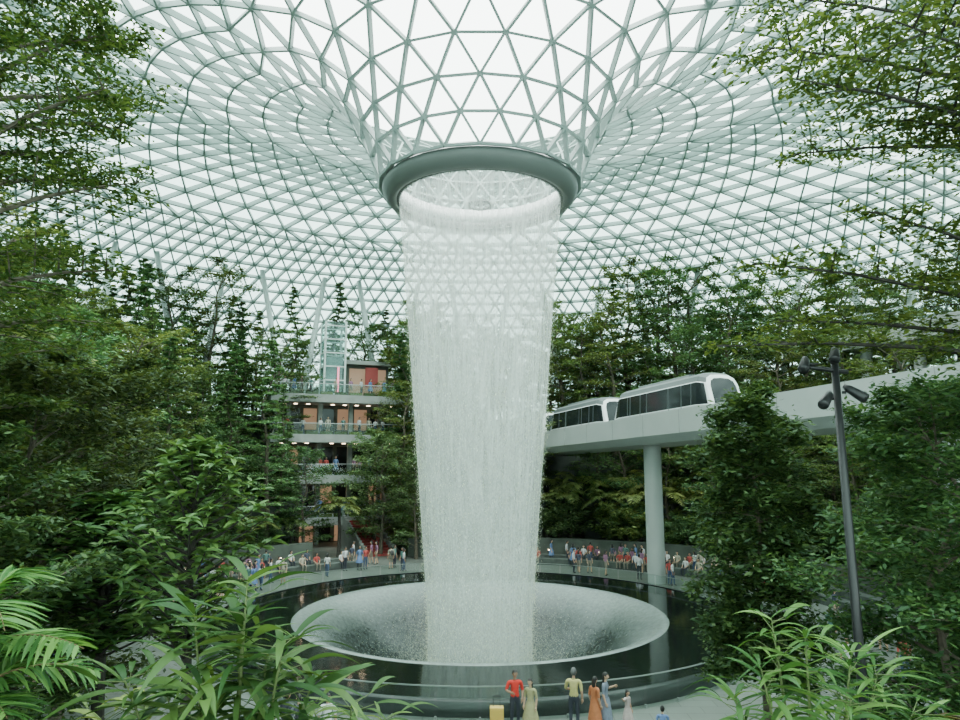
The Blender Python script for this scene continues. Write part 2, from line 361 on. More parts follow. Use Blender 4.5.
POOLW=pmat('dark_pool_water',(.006,.009,.008),.07,bump=.06,scale=2.5)
POOLS=pmat('dark_pool_stone',(.018,.023,.021),.3,var=.2,scale=2)
mb=MB()
revolve(mb,[(13.0,0),(13.0,.46),(12.9,.5),(12.75,.5)],160,1)
revolve(mb,[(12.75,.47),(9.15,.47)],160,0)
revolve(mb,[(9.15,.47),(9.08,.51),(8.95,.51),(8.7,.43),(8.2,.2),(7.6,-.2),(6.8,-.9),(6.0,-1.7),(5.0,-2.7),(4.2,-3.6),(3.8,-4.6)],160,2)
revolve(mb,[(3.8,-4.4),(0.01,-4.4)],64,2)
revolve(mb,[(13.0,0),(13.0,-4.8),(0.01,-4.8)],96,1)
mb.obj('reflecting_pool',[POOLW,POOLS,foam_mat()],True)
# railing round the pool
mb=MB(); nP=60; rr=13.28
for k in range(nP):
    a0=2*math.pi*k/nP; a1=2*math.pi*(k+1)/nP
    p0=pol(rr,a0+.004);p1=pol(rr,a1-.004)
    mb.add([[p0[0],p0[1],.0],[p1[0],p1[1],.0],[p1[0],p1[1],1.0],[p0[0],p0[1],1.0]],[[0,1,2,3]],0)
    box(mb,pol(rr,a0,.06),(.03,.04,.06),1,-a0)
revolve(mb,[(rr-.018,1.0),(rr-.018,1.035),(rr+.018,1.035),(rr+.018,1.0)],120,1,close=True)
mb.obj('glass_railing',[RGLASS,pmat('rail_steel',(.25,.29,.27),.35,metal=.5)])

# ------------------------------------------------------------ floor
def floor_mat():
    m,nt,out=new_mat('plaza_paving'); L=nt.links.new; N_=nt.nodes.new
    tc=N_('ShaderNodeTexCoord'); b=N_('ShaderNodeTexBrick'); b.inputs['Scale'].default_value=1.0
    b.inputs['Color1'].default_value=(.18,.205,.18,1);b.inputs['Color2'].default_value=(.15,.17,.15,1);b.inputs['Mortar'].default_value=(.08,.10,.08,1)
    b.inputs['Mortar Size'].default_value=.012;b.inputs['Brick Width'].default_value=1.2;b.inputs['Row Height'].default_value=.6
    L(tc.outputs['Object'],b.inputs['Vector'])
    n=N_('ShaderNodeTexNoise');n.inputs['Scale'].default_value=.5;n.inputs['Detail'].default_value=6;L(tc.outputs['Object'],n.inputs['Vector'])
    mx=N_('ShaderNodeMix');mx.data_type='RGBA';mx.blend_type='MULTIPLY';mx.inputs[0].default_value=.5;L(b.outputs[0],mx.inputs[6]);L(n.outputs[0],mx.inputs[7])
    p=N_('ShaderNodeBsdfPrincipled');p.inputs['Roughness'].default_value=.45;L(mx.outputs[2],p.inputs['Base Color']);L(p.outputs[0],out.inputs[0]);return m
mb=MB(); revolve(mb,[(13.0,0),(60,0)],128,0)
mb.obj('floor',[floor_mat()])
# terraces
TER=[(24,28.5,1.2),(28.5,33.5,4.2),(33.5,39.5,8.0),(39.5,53.0,12.0)]
def terr_z(r,a):
    d=math.degrees(a)
    if abs(d)>130: return 0
    if -33.5<d<-14.5: return 0 if r<40 else 12
    z=0
    for r0,r1,h in TER:
        if r>=r0: z=h
    return z
mb=MB()
for a0,a1 in((-130,-33.5),(-14.5,130)):
    for r0,r1,h in TER:
        sector(mb,r0,min(r1+1,53),-.02,h,rad(a0),rad(a1),0)
        sector(mb,r0-.12,r0+.25,-.01,h+.35,rad(a0),rad(a1),1)
sector(mb,42,53,-.02,12,rad(-33.5),rad(-14.5),0)
mb.obj('planted_terrace',[SOIL,GREYW])
mb=MB()
sector(mb,30.0,34.0,-.02,5.5,rad(165),rad(195),0)
sector(mb,34.0,50,-.02,6.3,rad(150),rad(210),1)
mb.obj('viewing_deck',[SOIL,CONC])
# benches
mb=MB()
for a0,a1 in((-70,-27),(12,55),(62,100)):
    sector(mb,19.6,20.3,0,.45,rad(a0),rad(a1),0)
    sector(mb,21.8,22.6,0,.45,rad(a0),rad(a1),0)
mb.obj('curved_bench',[CONCD])
# low garden lamps along the terrace foot
mb=MB()
for d in list(range(14,60,5))+list(range(-70,-36,6)):
    p=pol(23.6,rad(d)); tube(mb,[[p[0],p[1],0],[p[0],p[1],.6]],.035,8,0); ell(mb,(p[0],p[1],.63),(.07,.07,.05),1,10,6); tube(mb,[[p[0],p[1],.68],[p[0],p[1],.72]],[.13,.05],10,0)
mb.obj('garden_bollard_lights',[BLACK,LAMP])

# ------------------------------------------------------------ far building
def loc(ca,x,y): # local tangential x (to the right), radial y
    s_,c_=math.sin(ca),math.cos(ca); return (CX+x*c_+y*s_,CY-x*s_+y*c_)
ba=rad(-24)
mb=MB()
def bx(x0,x1,y0,y1,z0,z1,mi):
    p=loc(ba,(x0+x1)/2,(y0+y1)/2); box(mb,(p[0],p[1],(z0+z1)/2),(abs(x1-x0)/2,abs(y1-y0)/2,(z1-z0)/2),mi,-ba)
fl=[2.8,6.6,10.4,14.2]
bx(-6.2,6.6,37,41.5,0,14.2,1)
for i,z in enumerate(fl):
    yo=33-(3-i)*.35
    bx(-6.4,6.8,yo,37.5,z-.75,z,0)
    bx(-6.4,6.8,yo,yo+.05,z,z+1.0,2); bx(-6.4,6.8,yo-.02,yo+.07,z+1.0,z+1.06,3)
    for x in(-4.5,-1.5,1.5,4.5): bx(x-.2,x+.2,34.8,35.2,z-3.6 if i else 0,z-.5,0)
    for x in np.arange(-5.5,6,1.7): 
        bx(x-.65,x+.65,36.9,36.98,z-3.2 if i else .1,z-1.1,4 if (int(x*3)+i)%3==0 else 5)
    for x in np.arange(-5,6,1.2): bx(x-.16,x+.16,35.3,35.5,z-.82,z-.76,6)
    for x in np.arange(-6,6.6,1.4): bx(x,x+1.15,yo+.25,yo+.6,z,z+.3,7)
bx(1.2,5.6,36,40,14.2,17.6,1); bx(.9,5.9,35.4,40,17.6,18.0,0); bx(1.5,5.3,35.9,35.98,14.5,17.2,4); bx(3.0,4.3,35.3,35.4,15.3,17.3,8)
mb.obj('terraced_building',[CONC,GREYW,RGLASS,SILV,ORANGE,WIN,LAMP,LF_MID,RED])
mb=MB()
LG=glass_mat('lift_glass',(.70,.82,.80),.08,gl=.05)
for sx in(-1,1):
    for sy in(-1,1): bx(-.4+sx*1.0-.09,-.4+sx*1.0+.09,35+sy*1.0-.09,35+sy*1.0+.09,14.2,21.5,0)
for z in np.arange(14.3,21.6,1.35):
    bx(-1.45,.65,33.93,34.07,z,z+.12,0); bx(-1.45,.65,35.93,36.07,z,z+.12,0); bx(-1.47,-1.33,34,36,z,z+.12,0); bx(.53,.67,34,36,z,z+.12,0)
bx(-1.4,.6,33.98,34.0,14.2,21.5,1); bx(-1.42,-1.38,34,36,14.2,21.5,1); bx(-.15,-.0,33.85,33.92,14.5,17,3)
bx(-1.2,.4,34.2,35.8,15.6,18.0,2)
mb.obj('glass_lift_tower',[STRUT,LG,SILV,PINK])
# red stair
mb=MB()
sa=rad(-26.5)
for i in range(16):
    p=loc(sa,3.1,25.2+i*.5); box(mb,(p[0],p[1],(i+1)*.0875),(1.15,.26,(i+1)*.0875),0,-sa)
    for x in(1.8,4.4):
        p=loc(sa,x,25.2+i*.5); box(mb,(p[0],p[1],(i+1)*.0875+.25),(.12,.26,(i+1)*.0875+.25),1,-sa)
mb.obj('red_staircase',[RED,CONC])

# ------------------------------------------------------------ bridge and train
A=np.array([15.5,34.4]); U=np.array([-9.8,32.0]); U/=np.linalg.norm(U); NR=np.array([U[1],-U[0]])
def bp(s,o,z): 
    p=A+U*s+NR*o; return [p[0],p[1],z+.4-.025*s]
def extr(mb,sec,s0,s1,mi,n=1,cap=True):
    k=len(sec); V=[bp(s0+(s1-s0)*i/n,o,z) for i in range(n+1) for o,z in sec]
    F=[[i*k+j,i*k+(j+1)%k,(i+1)*k+(j+1)%k,(i+1)*k+j] for i in range(n) for j in range(k)]
    mb.add(V,F,mi)
    if cap: mb.add([bp(s,o,z) for s in(s0,s1) for o,z in sec],[list(range(k)),list(range(k,2*k))[::-1]],mi)
mb=MB()
extr(mb,[(-2.5,10.62),(-2.5,9.3),(-1.9,8.85),(1.9,8.85),(2.5,9.3),(2.5,10.62),(2.3,10.62),(2.3,9.85),(-2.3,9.85),(-2.3,10.62)],-24,42,0,1)
for s_ in range(-22,42,4): extr(mb,[(-2.515,10.62),(-2.515,9.3),(-2.49,9.3),(-2.49,10.62)],s_,s_+.05,1)
for o in(-.9,.9): extr(mb,[(o-.2,9.85),(o-.2,10.02),(o+.2,10.02),(o+.2,9.85)],-24,42,1)
for s_ in(13.2,36,-8):
    p=bp(s_,0,0); tube(mb,[[p[0],p[1],0],[p[0],p[1],8.9+.4-.025*s_]],.58,24,0)
mb.obj('skytrain_bridge',[WHITE_P,CONC],False)
def car(mb,s0,s1,nose0,nose1):
    sec=[(-1.22,.0),(-1.32,.25),(-1.34,.85),(-1.33,.9),(-1.27,2.2),(-1.24,2.25),(-1.12,2.55),(-.75,2.75),(0,2.8)]
    sec=sec+[(-o,z) for o,z in sec[-2::-1]]; k=len(sec)
    L=s1-s0; st=[0,.25,.7,1.4]+list(np.linspace(2.2,L-2.2,9))+[L-1.4,L-.7,L-.25,L]
    V=[];zb=10.02
    def sc(d,nose):
        if not nose: return 1-.06*max(0,1-d/.25),0
        t=max(0,1-d/1.4); return 1-.16*t**1.6,t
    for d in st:
        a,t=sc(d,nose0); b,t2=sc(L-d,nose1)
        for o,z in sec:
            sh=t*(z/2.9)*1.0-t2*(z/2.9)*1.0
            V.append(bp(s0+d+sh,o*a*b,zb+z*(1-.06*max(t,t2))))
    m=len(st)
    side={0:1,1:1,2:0,3:2,4:0,5:3,6:3,7:3}
    for j in range(k-1):
        jj=j if j<8 else k-2-j
        F=[[i*k+j,i*k+j+1,(i+1)*k+j+1,(i+1)*k+j] for i in range(m-1)]
        mi=side[jj]
        if mi==2 or mi==1:
            inner=[F[i] for i in range(len(F)) if not((nose0 and i<1) or (nose1 and i>=m-2))]
            outer=[F[i] for i in range(len(F)) if ((nose0 and i<1) or (nose1 and i>=m-2))]
            mb.add(V,inner,mi)
            if outer: mb.add(V,outer,0)
        else: mb.add(V,F,mi)
    mb.add(V,[[i*k,(i+1)*k,(i+1)*k+k-1,i*k+k-1] for i in range(m-1)],1)
    for base,nose,dr,ed in((0,nose0,-1,s0),((m-1)*k,nose1,1,s1)):
        ring=np.array(V[base:base+k]); c=ring.mean(0); c[2]=ring[:,2].min()+1.55
        out=np.array([U[0],U[1],0])*dr*.06
        inn2=c+(ring-c)*.80+out
        mb.add(np.vstack([ring,inn2]),[[i,(i+1)%k,k+(i+1)%k,k+i] for i in range(k)],0 if nose else 3)
        mb.add(inn2,[list(range(k))],2)
        if nose:
            for o in(-.8,.8):
                p=bp(ed+dr*.1,o,zb+.55); ell(mb,p,(.16,.16,.12),4,8,6)
            extr(mb,[(-1.0,zb+.1),(-1.05,zb+.8),(1.05,zb+.8),(1.0,zb+.1)],ed+dr*.02-.06+(.14 if dr>0 else -.14),ed+dr*.02+.06,0)
    for d in np.arange(1.9,L-1.8,2.5):
        for sg in(-1,1):
            extr(mb,[(sg*1.325,zb+.92),(sg*1.345,zb+.92),(sg*1.285,zb+2.2),(sg*1.265,zb+2.2)],s0+d,s0+d+.04,3)
    for d in(L*.3,L*.7):
        for sg in(-1,1):
            for e in(-.7,.64): extr(mb,[(sg*1.325,zb+.15),(sg*1.352,zb+.15),(sg*1.352,zb+.9),(sg*1.29,zb+2.2),(sg*1.26,zb+2.2)],s0+d+e,s0+d+e+.05,3)
    extr(mb,[(-.7,zb+2.7),(-.6,zb+2.9),(.6,zb+2.9),(.7,zb+2.7)],s0+3,s1-3,3)
    extr(mb,[(-.9,zb-.02),(-.9,zb+.1),(.9,zb+.1),(.9,zb-.02)],s0+1,s1-1,3)
GREYR=pmat('train_roof',(.10,.12,.12),.4)
mb=MB()
car(mb,4.6,16.6,True,True)
car(mb,17.4,28.4,True,True)
car(mb,29.2,41,True,False)
mb.obj('skytrain',[WHT,SILV,WIN,GREYR,pmat('headlight',(.9,.9,.9),.2,emit=(1,.9,.8),es=1.0)])

# ------------------------------------------------------------ right gallery, roof struts
mb=MB()
sector(mb,31.5,40,16.2,17.5,rad(60),rad(105),0)
revolve(mb,[(31.6,17.5),(31.6,18.6)],40,1,rad(60),rad(105)); sector(mb,31.55,31.65,18.6,18.66,rad(60),rad(105),2)
for d in range(62,105,7):
    p=pol(33,rad(d)); tube(mb,[[p[0],p[1],4],[p[0],p[1],16.3]],.4,16,0)
mb.obj('upper_gallery',[CONC,RGLASS,SILV])
mb=MB()
for d in range(-98,100,14):
    for e in(-4.5,4.5):
        t=pol(44.5,rad(d+e),28.6); b=pol(42.5,rad(d+e*.15),11.9)
        tube(mb,[b,t],[.34,.28],12,0)
mb.obj('roof_support_columns',[STRUT],True)

# ------------------------------------------------------------ tree library
T=[make_tree('forest_tree',11,11,3.2,.20,30,8,34,.25,'round',.16,.25,LF_FAR_HAZE,flat=.16),
   make_tree('forest_tree_b',12,12,3.0,.18,30,8,32,.24,'umb',.16,.15,LF_MID,flat=.10),
   make_tree('forest_tree_c',13,10,2.9,.17,30,7,38,.25,'col',.12,.3,LF_FAR_HAZE,flat=.2),
   make_tree('forest_tree_d',14,12.5,3.4,.22,26,9,34,.23,'round',.2,.12,LF_MID,flat=.06)]
CON=make_tree('conifer_tree',15,13.5,1.8,.16,56,7,26,.19,'cone',.12,.1,LF_FAR_HAZE,flat=.06)
SHR=make_tree('shrub_m',16,1.8,1.5,.05,16,6,32,.2,'round',.08,.5,LF_FAR_HAZE,flat=.2)
SHR2=make_tree('shrub_n',17,1.5,1.4,.05,14,6,32,.24,'round',.08,.5,LF_MID,flat=.2)
FERN=fern_mesh('tree_fern_m',21,3.0,16,2.6); FERN2=fern_mesh('palm_m',22,4.2,18,2.9,LF_MID)
def bdist(x,y):
    d=np.array([x,y])-A; s_=d@U; return abs(d@NR) if -26<s_<46 else 99
pts=[];cnt=0
for it in range(12000):
    r=rng.uniform(24.8,50); d=rng.uniform(-105,100); a=rad(d)
    x,y,_=pol(r,a)
    if y<14: continue
    if -33<d<-15 and r<43: continue
    bd=bdist(x,y)
    if any((x-p[0])**2+(y-p[1])**2<(2.8)**2 for p in pts): continue
    z=terr_z(r,a)
    if bd<4.4: continue
    if 60<d<106 and 29<r<42: continue
    pts.append((x,y)); cnt+=1
    roofz=np.interp(r,prof[::4,0],prof[::4,1])
    k=int(rng.integers(0,5)); sc=rng.uniform(.7,1.25)*(1.05 if d<-33 else 1.0)
    if d<-30 and rng.uniform()<.38: k=4
    if 18<d<55 and r>30: sc*=1.12
    H=13.2*sc
    if z+H>roofz-1: sc*=(roofz-1-z)/H
    if k==4: me=CON; nm='conifer_tree'; 
    else: me=T[k]; nm='forest_tree'
    place(nm,me,(x,y,z-.05),rng.uniform(0,6.28),(sc*1.1,sc*1.1,sc))
    if cnt>=240: break
for x,y,z,k,sc in[(-21.8,64,4,0,1.1),(-8.4,60,0,2,.95),(-7.0,62.5,0.9,1,1.1),(-6.2,66.5,4.2,0,1.15),(-8.0,70,4.2,3,1.15),(-5.2,58,0,2,.8),(-22,47.5,0,1,1.2),(-24,42,1,3,1.25),(-21.5,37,0,0,1.3),(-21.5,54.5,0,2,1.0),(-22.5,31,0,2,1.35),(-19.5,27,0,3,1.35),(-16.5,31.5,0,1,.95),(-23,57,0,0,1.1),(-18,23,0,0,1.2),(-18.6,59.5,0,2,.8),(-9.3,62.5,0,2,1.0)]:
    place('forest_tree',T[k],(x,y,z-.03),x*3,sc)
for x,y,z,sc in[(-22.3,59.5,0,1.15),(-24.5,50.5,1.2,1.35),(-19,41.5,0,1.15),(-26,60,4.2,1.25),(-23,65,4.2,1.2),(-20.3,50,0,1.1),(-17.0,61.5,0,.85)]:
    place('conifer_tree',CON,(x,y,z-.03),x*3,sc)
for i in range(190):
    lv=TER[int(rng.integers(0,4))]; d=rng.uniform(-100,95)
    if -34<d<-14: continue
    p=pol(lv[0]+rng.uniform(.9,1.9),rad(d),lv[2]-.03)
    if bdist(p[0],p[1])<3.5 and lv[2]>6: continue
    place('shrub',SHR if i%2 else SHR2,p,rng.uniform(0,6),rng.uniform(.8,1.5))
for x,y,z,sc in[(4.6,60.4,1.2,1.1),(7.6,60.3,1.2,1.2),(10.4,59.6,1.2,1.15),(13.3,58.6,1.2,1.2),(6.0,62.2,1.2,1.45),(9.0,62.4,1.2,1.5),(12.2,61.3,1.2,1.5),(15.8,57.6,1.2,1.3),(14.8,60.5,1.2,1.55),(18.4,55.5,1.2,1.2),(19.6,53.2,1.2,1.1),(17.6,59,1.2,1.5)]:
    place('tree_fern',FERN,(x,y,z-.03),x,sc)
for x,y,sc in[(-11.6,58.2,1.0),(-18.9,51.2,.9),(-15.2,57.0,.7),(-17,54,.75)]:
    place('palm_tree',FERN2,(x,y,-.02),x,sc)

# ------------------------------------------------------------ near trees
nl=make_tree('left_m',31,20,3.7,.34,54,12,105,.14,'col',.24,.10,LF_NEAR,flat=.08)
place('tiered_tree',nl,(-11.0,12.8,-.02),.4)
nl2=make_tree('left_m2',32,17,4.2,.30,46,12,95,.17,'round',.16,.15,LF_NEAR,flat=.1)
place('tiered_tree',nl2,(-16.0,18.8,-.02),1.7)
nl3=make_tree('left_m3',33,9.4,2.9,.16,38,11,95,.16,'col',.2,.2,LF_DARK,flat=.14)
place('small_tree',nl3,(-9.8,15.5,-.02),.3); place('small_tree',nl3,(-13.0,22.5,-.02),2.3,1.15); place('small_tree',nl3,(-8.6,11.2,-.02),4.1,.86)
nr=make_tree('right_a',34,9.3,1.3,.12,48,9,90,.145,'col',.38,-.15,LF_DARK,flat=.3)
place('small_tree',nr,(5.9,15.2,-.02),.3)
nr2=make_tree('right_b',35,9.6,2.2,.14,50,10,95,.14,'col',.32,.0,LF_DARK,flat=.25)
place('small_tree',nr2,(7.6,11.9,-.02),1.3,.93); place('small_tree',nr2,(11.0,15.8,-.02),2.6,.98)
# overhanging tree on the right
R=np.random.default_rng(5); mb=MB()
tp=np.array([[10.8,10.6,0],[10.7,10.4,5],[10.4,10.5,10],[10.5,10.3,14],[10.2,10.3,18.5]])
tube(mb,tp,[.3,.26,.22,.17,.07],10,0)
for i,(ex,ey,ez,sz,w,tw) in enumerate([(4.5,10.0,14.4,13.0,1.7,18),(4.3,9.0,13.3,12.2,1.2,15),(5.2,11.0,16.0,14,1.9,18),(5.6,8.6,13.9,12.8,1.6,16),(7.2,9.0,15.8,14.5,1.7,16),(5.9,12.3,13.7,12.6,1.4,14),(7.6,8.2,13.0,12,1.5,14),(7.5,11.5,17.4,15,1.8,16),(8.6,7.8,15.5,14.5,1.8,16),(6.4,9.8,13.1,12.2,1.3,14),
     (4.0,9.9,10.9,9.4,.95,14),(5.0,11.3,10.3,9.2,1.0,14),(5.6,9.4,11.5,9.8,.8,12),(3.7,10.6,9.75,9.0,.9,12),(6.6,9.0,10.4,9.3,1.0,12),(7.2,11.0,11.0,9.9,1.0,12)]):
    k=np.interp(sz,tp[:,2],tp[:,0]); ky=np.interp(sz,tp[:,2],tp[:,1])
    branch(mb,[k,ky,sz],[ex,ey,ez],.075,w,tw,115,.12,R,bow=.05,flat=.10,t0=.22,tilt=.4)
for i in range(16):
    a=i*2.4; sz=9+i*.6; l=R.uniform(2.5,4.5); k=np.interp(sz,tp[:,2],tp[:,0]); ky=np.interp(sz,tp[:,2],tp[:,1])
    dx=math.cos(a)*l
    if dx<0: dx=-dx*.6
    branch(mb,[k,ky,sz],[k+dx,ky+math.sin(a)*l,sz+.8],.06,1.5,9,60,.13,R,flat=.07)
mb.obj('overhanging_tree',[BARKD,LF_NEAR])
# broad leaf tree
R=np.random.default_rng(8); mb=MB()
tube(mb,[[0,0,0],[.1,0,3],[0,.05,6],[.05,0,8.1]],[.12,.10,.07,.03],8,0)
P=[];D=[]
for i in range(90):
    z=4.9+3.4*(i/90); a=i*2.4; l=1.3*math.sin(math.pi*(.2+.75*i/90))*R.uniform(.5,1.1)
    e=np.array([math.cos(a)*l,math.sin(a)*l,z+l*.45]); s0=np.array([0,0,z-.2])
    tube(mb,[s0,(s0+e)/2+Z*-.05,e],[.03,.02,.008],4,0,False)
    for u in(.45,.7,.88,1.0):
        c=s0+(e-s0)*u
        for q in range(8):
            b=q*2.4+R.normal(0,.3); P.append(c); D.append([math.cos(b),math.sin(b),R.uniform(-.1,.9)])
blades(mb,P,D,R.uniform(.18,.34,len(P)),R.uniform(.075,.11,len(P)),.3,1,5,R)
bl=mb.mesh('broadleaf_tree',[BARKD,LF_BIG]); place('broadleaf_tree',bl,(-4.9,12.0,-.02)); place('broadleaf_tree',bl,(-7.4,14.2,-.02),2,(1.3,1.3,.88))

# ------------------------------------------------------------ bamboo-like plants close by
def cane_plant(name,seed,loc_,stems,lfL,lfW,per,mats,dr=.45):
    R=np.random.default_rng(seed); mb=MB(); P=[];D=[];LL=[]
    for (x,y,z) in stems:
        b=np.array([x*.35,y*.35,0]); e=np.array([x,y,z]); 
        f=lambda t:b+(e-b)*t+Z*0.12*math.sin(math.pi*t)
        tube(mb,[f(t) for t in np.linspace(0,1,6)],[.016,.014,.012,.01,.007,.003],6,0)
        for i in range(per):
            t=1-.6*(i/per)**1.2; a=i*2.4+R.normal(0,.3); up=.75-1.0*(i/per)
            if R.uniform()<.35:
                tw=f(t)+np.array([math.cos(a),math.sin(a),.3])*R.uniform(.06,.2); tube(mb,[f(t),tw],[.004,.002],4,0,False); P.append(tw)
            else: P.append(f(t))
            D.append([math.cos(a),math.sin(a),up+R.normal(0,.2)]); LL.append(lfL*R.uniform(.6,1.15))
    blades(mb,P,D,np.array(LL),np.array(LL)*lfW,dr*R.uniform(.4,1.3,len(P)),1,8,R)
    return mb.obj(name,mats,True,loc_)
GST=pmat('green_stem',(.10,.14,.04),.6)
cane_plant('bamboo_plant',3,(-1.45,4.3,5.5),[(0.05,0,1.80),(-.28,.05,1.6),(.3,-.05,1.45),(.12,.25,1.3),(-.12,-.2,1.25),(-.45,.1,1.15),(.42,.2,1.15),(-.6,-.1,1.25),(0,.1,1.5)],.46,.13,38,[GST,LF_BAM],.5)
cane_plant('bamboo_plant',4,(1.98,4.4,5.5),[(0,0,1.45),(.3,.05,1.33),(-.28,0,1.25),(.15,-.2,1.15),(-.12,.2,1.5),(.48,.1,1.2),(-.4,.15,1.05),(.62,0,1.0)],.36,.11,38,[GST,LF_BAM],.5)
cane_plant('bamboo_plant',6,(-.95,5.4,5.48),[(0,0,.75),(.25,.05,.62),(-.28,0,.7)],.34,.13,22,[GST,LF_MID],.5)
cane_plant('bamboo_plant',7,(-2.2,4.8,5.48),[(0,0,.95),(.25,.05,.8),(-.28,0,.85)],.34,.13,24,[GST,LF_MID],.5)
# palm fronds lower left corner
R=np.random.default_rng(9); mb=MB()
tube(mb,[[0,0,0],[.02,0,.9],[.05,.02,1.7]],[.035,.03,.022],8,0)
for i in range(20):
    frond(mb,[.04,.02,.95+.042*i],i*2.4,R.uniform(.5,.8),rad(R.uniform(20,75)),R.uniform(.3,.65),20,.28,.03,1,R,.009)
mb.obj('areca_palm',[pmat('palm_stem',(.16,.12,.05),.7),LF_BAM],True,(-2.8,3.95,5.48))
R=np.random.default_rng(19); mb=MB()
for i in range(14):
    frond(mb,[0,0,.1+.03*i],i*2.4,R.uniform(.5,.75),rad(R.uniform(30,75)),R.uniform(.35,.7),14,.2,.05,1,R,.008)
tube(mb,[[0,0,0],[0,0,.6]],[.05,.03],8,0)
mb.obj('red_fern',[BARKD,LF_RED],True,(2.75,4.0,5.9))

# lamp post
mb=MB()
tube(mb,[[.12,0,.2],[0,0,9.9]],[.085,.055],12,0); tube(mb,[[.12,0,.25],[.12,0,.37]],[.2,.2],16,0)
tube(mb,[[-.55,0,9.72],[.2,0,9.62]],.035,8,0)
for x,z,dx in((-.45,9.75,-.12),(-.1,9.2,-.2),(.14,9.3,.2),(.02,9.9,-.1)):
    tube(mb,[[x*.6,0,z],[x,-.02,z]],.025,6,0)
    tube(mb,[[x,0.02,z+.1],[x+dx*.2,-.04,z+.05],[x+dx,-.16,z-.1],[x+dx*1.1,-.18,z-.12]],[.04,.065,.085,.075],12,0)
mb.obj('spotlight_pole',[BLACK],True,(5.6,10.8,-.25))

# ------------------------------------------------------------ people
mc={}
def cm(c,r=.75):
    k=tuple(round(x,3) for x in c)
    if k not in mc: mc[k]=pmat('cloth_%d'%len(mc),c,r,var=.12,scale=12)
    return mc[k]
SKINC=[(.45,.27,.18),(.52,.34,.23),(.33,.19,.12)]
EYE=pmat('eye_dark',(.02,.015,.012),.2); EYW=pmat('eye_white',(.8,.8,.78),.3); LIP=pmat('lips',(.38,.12,.10),.5)
def person(name,shirt=(.6,.05,.04),pants=(.03,.03,.05),hair=(.012,.01,.009),H=1.72,skin=0,pose='stand',arms=None,sleeve=.6,shin=True,skirt=None,longhair=False,step=0,turn=0,bag=None,sub=1,shoes=(.05,.05,.05),female=False):
    sw=.165 if female else .185
    J={'pel':(0,0,.96),'sp':(0,0.01,1.10),'ch':(0,0.01,1.29),'nk':(0,.005,1.46),'hd':(0,-.01,1.56)}
    for s,n in((-1,'L'),(1,'R')):
        J['cl'+n]=(s*.09,.01,1.40);J['sh'+n]=(s*sw,.01,1.40);J['el'+n]=(s*(sw+.05),.03,1.13);J['wr'+n]=(s*(sw+.055),-.05,.89)
        J['hp'+n]=(s*.09,0,.90);J['kn'+n]=(s*.10,-.02-s*step*.5,.50);J['an'+n]=(s*.105,.03-s*step,.09);J['to'+n]=(s*.12,-.13-s*step,.045)
    if pose=='sit':
        for k in('pel','sp','ch','nk','hd','clL','clR','shL','shR','elL','elR','wrL','wrR'): 
            x,y,z=J[k]; J[k]=(x,y-.02*(z-1),z-.40)
        for s,n in((-1,'L'),(1,'R')):
            J['hp'+n]=(s*.09,-.04,.54);J['kn'+n]=(s*.13,-.43,.53);J['an'+n]=(s*.13,-.40,.09);J['to'+n]=(s*.14,-.55,.045)
            J['el'+n]=(s*(sw+.05),-.06,.76);J['wr'+n]=(s*.13,-.28,.64)
    if arms:
        for n,(e,w) in arms.items(): J['el'+n]=e;J['wr'+n]=w
    Rr={'pel':.115,'sp':.108 if not female else .092,'ch':.118 if not female else .105,'nk':.05,'hd':.045}
    for n in'LR': Rr.update({'cl'+n:.085,'sh'+n:.064,'el'+n:.043,'wr'+n:.027,'hp'+n:.092,'kn'+n:.06,'an'+n:.042,'to'+n:.034})
    if shirt and not female: 
        for n in'LR': Rr['sh'+n]=.07
    names=list(J); ix={n:i for i,n in enumerate(names)}
    ed=[('pel','sp','low'),('sp','ch','torso'),('ch','nk','torso'),('nk','hd','neck')]
    for n in'LR': ed+=[('ch','cl'+n,'torso'),('cl'+n,'sh'+n,'torso'),('sh'+n,'el'+n,'ua'),('el'+n,'wr'+n,'fa'),('pel','hp'+n,'thigh'),('hp'+n,'kn'+n,'thigh'),('kn'+n,'an'+n,'shin'),('an'+n,'to'+n,'foot')]
    me=bpy.data.meshes.new('sk'); me.from_pydata([J[n] for n in names],[(ix[a],ix[b]) for a,b,_ in ed],[])
    ob=bpy.data.objects.new('sk',me); bpy.context.scene.collection.objects.link(ob)
    md=ob.modifiers.new('s','SKIN'); md.use_smooth_shade=True
    for i,n in enumerate(names):
        d=me.skin_vertices[0].data[i]; d.radius=(Rr[n],Rr[n]); d.use_root=(n=='pel')
    ss=ob.modifiers.new('u','SUBSURF'); ss.levels=sub; ss.render_levels=sub
    dg=bpy.context.evaluated_depsgraph_get(); ev=ob.evaluated_get(dg); em=ev.to_mesh()
    V=np.zeros(len(em.vertices)*3); em.vertices.foreach_get('co',V); V=V.reshape(-1,3).copy()
    F=[list(p.vertices) for p in em.polygons]; ev.to_mesh_clear(); bpy.data.objects.remove(ob); bpy.data.meshes.remove(me)
    mb=MB(); grp={}
    for f in F:
        c=V[f].mean(0); best=9;lab='torso';bt=0
        for a,b,l in ed:
            pa=np.array(J[a]);pb=np.array(J[b]);dd=pb-pa;t=min(1,max(0,(c-pa)@dd/(dd@dd))); ds=np.linalg.norm(c-pa-dd*t)-(Rr[a]*(1-t)+Rr[b]*t)
            if ds<best: best=ds;lab=l;bt=t
        m={'torso':1,'low':2 if bt<.3 else 1,'neck':0 if bt>.15 else 1,'ua':1 if bt<sleeve*1.6 else 0,'fa':1 if sleeve>.9 else 0,'thigh':2,'shin':2 if shin else 0,'foot':3}[lab]
        grp.setdefault((m,len(f)),[]).append(f)
    mb.V.append(V); 
    for (m,_),fs in grp.items(): mb.F.append((np.array(fs),m))
    mb.n=len(V)
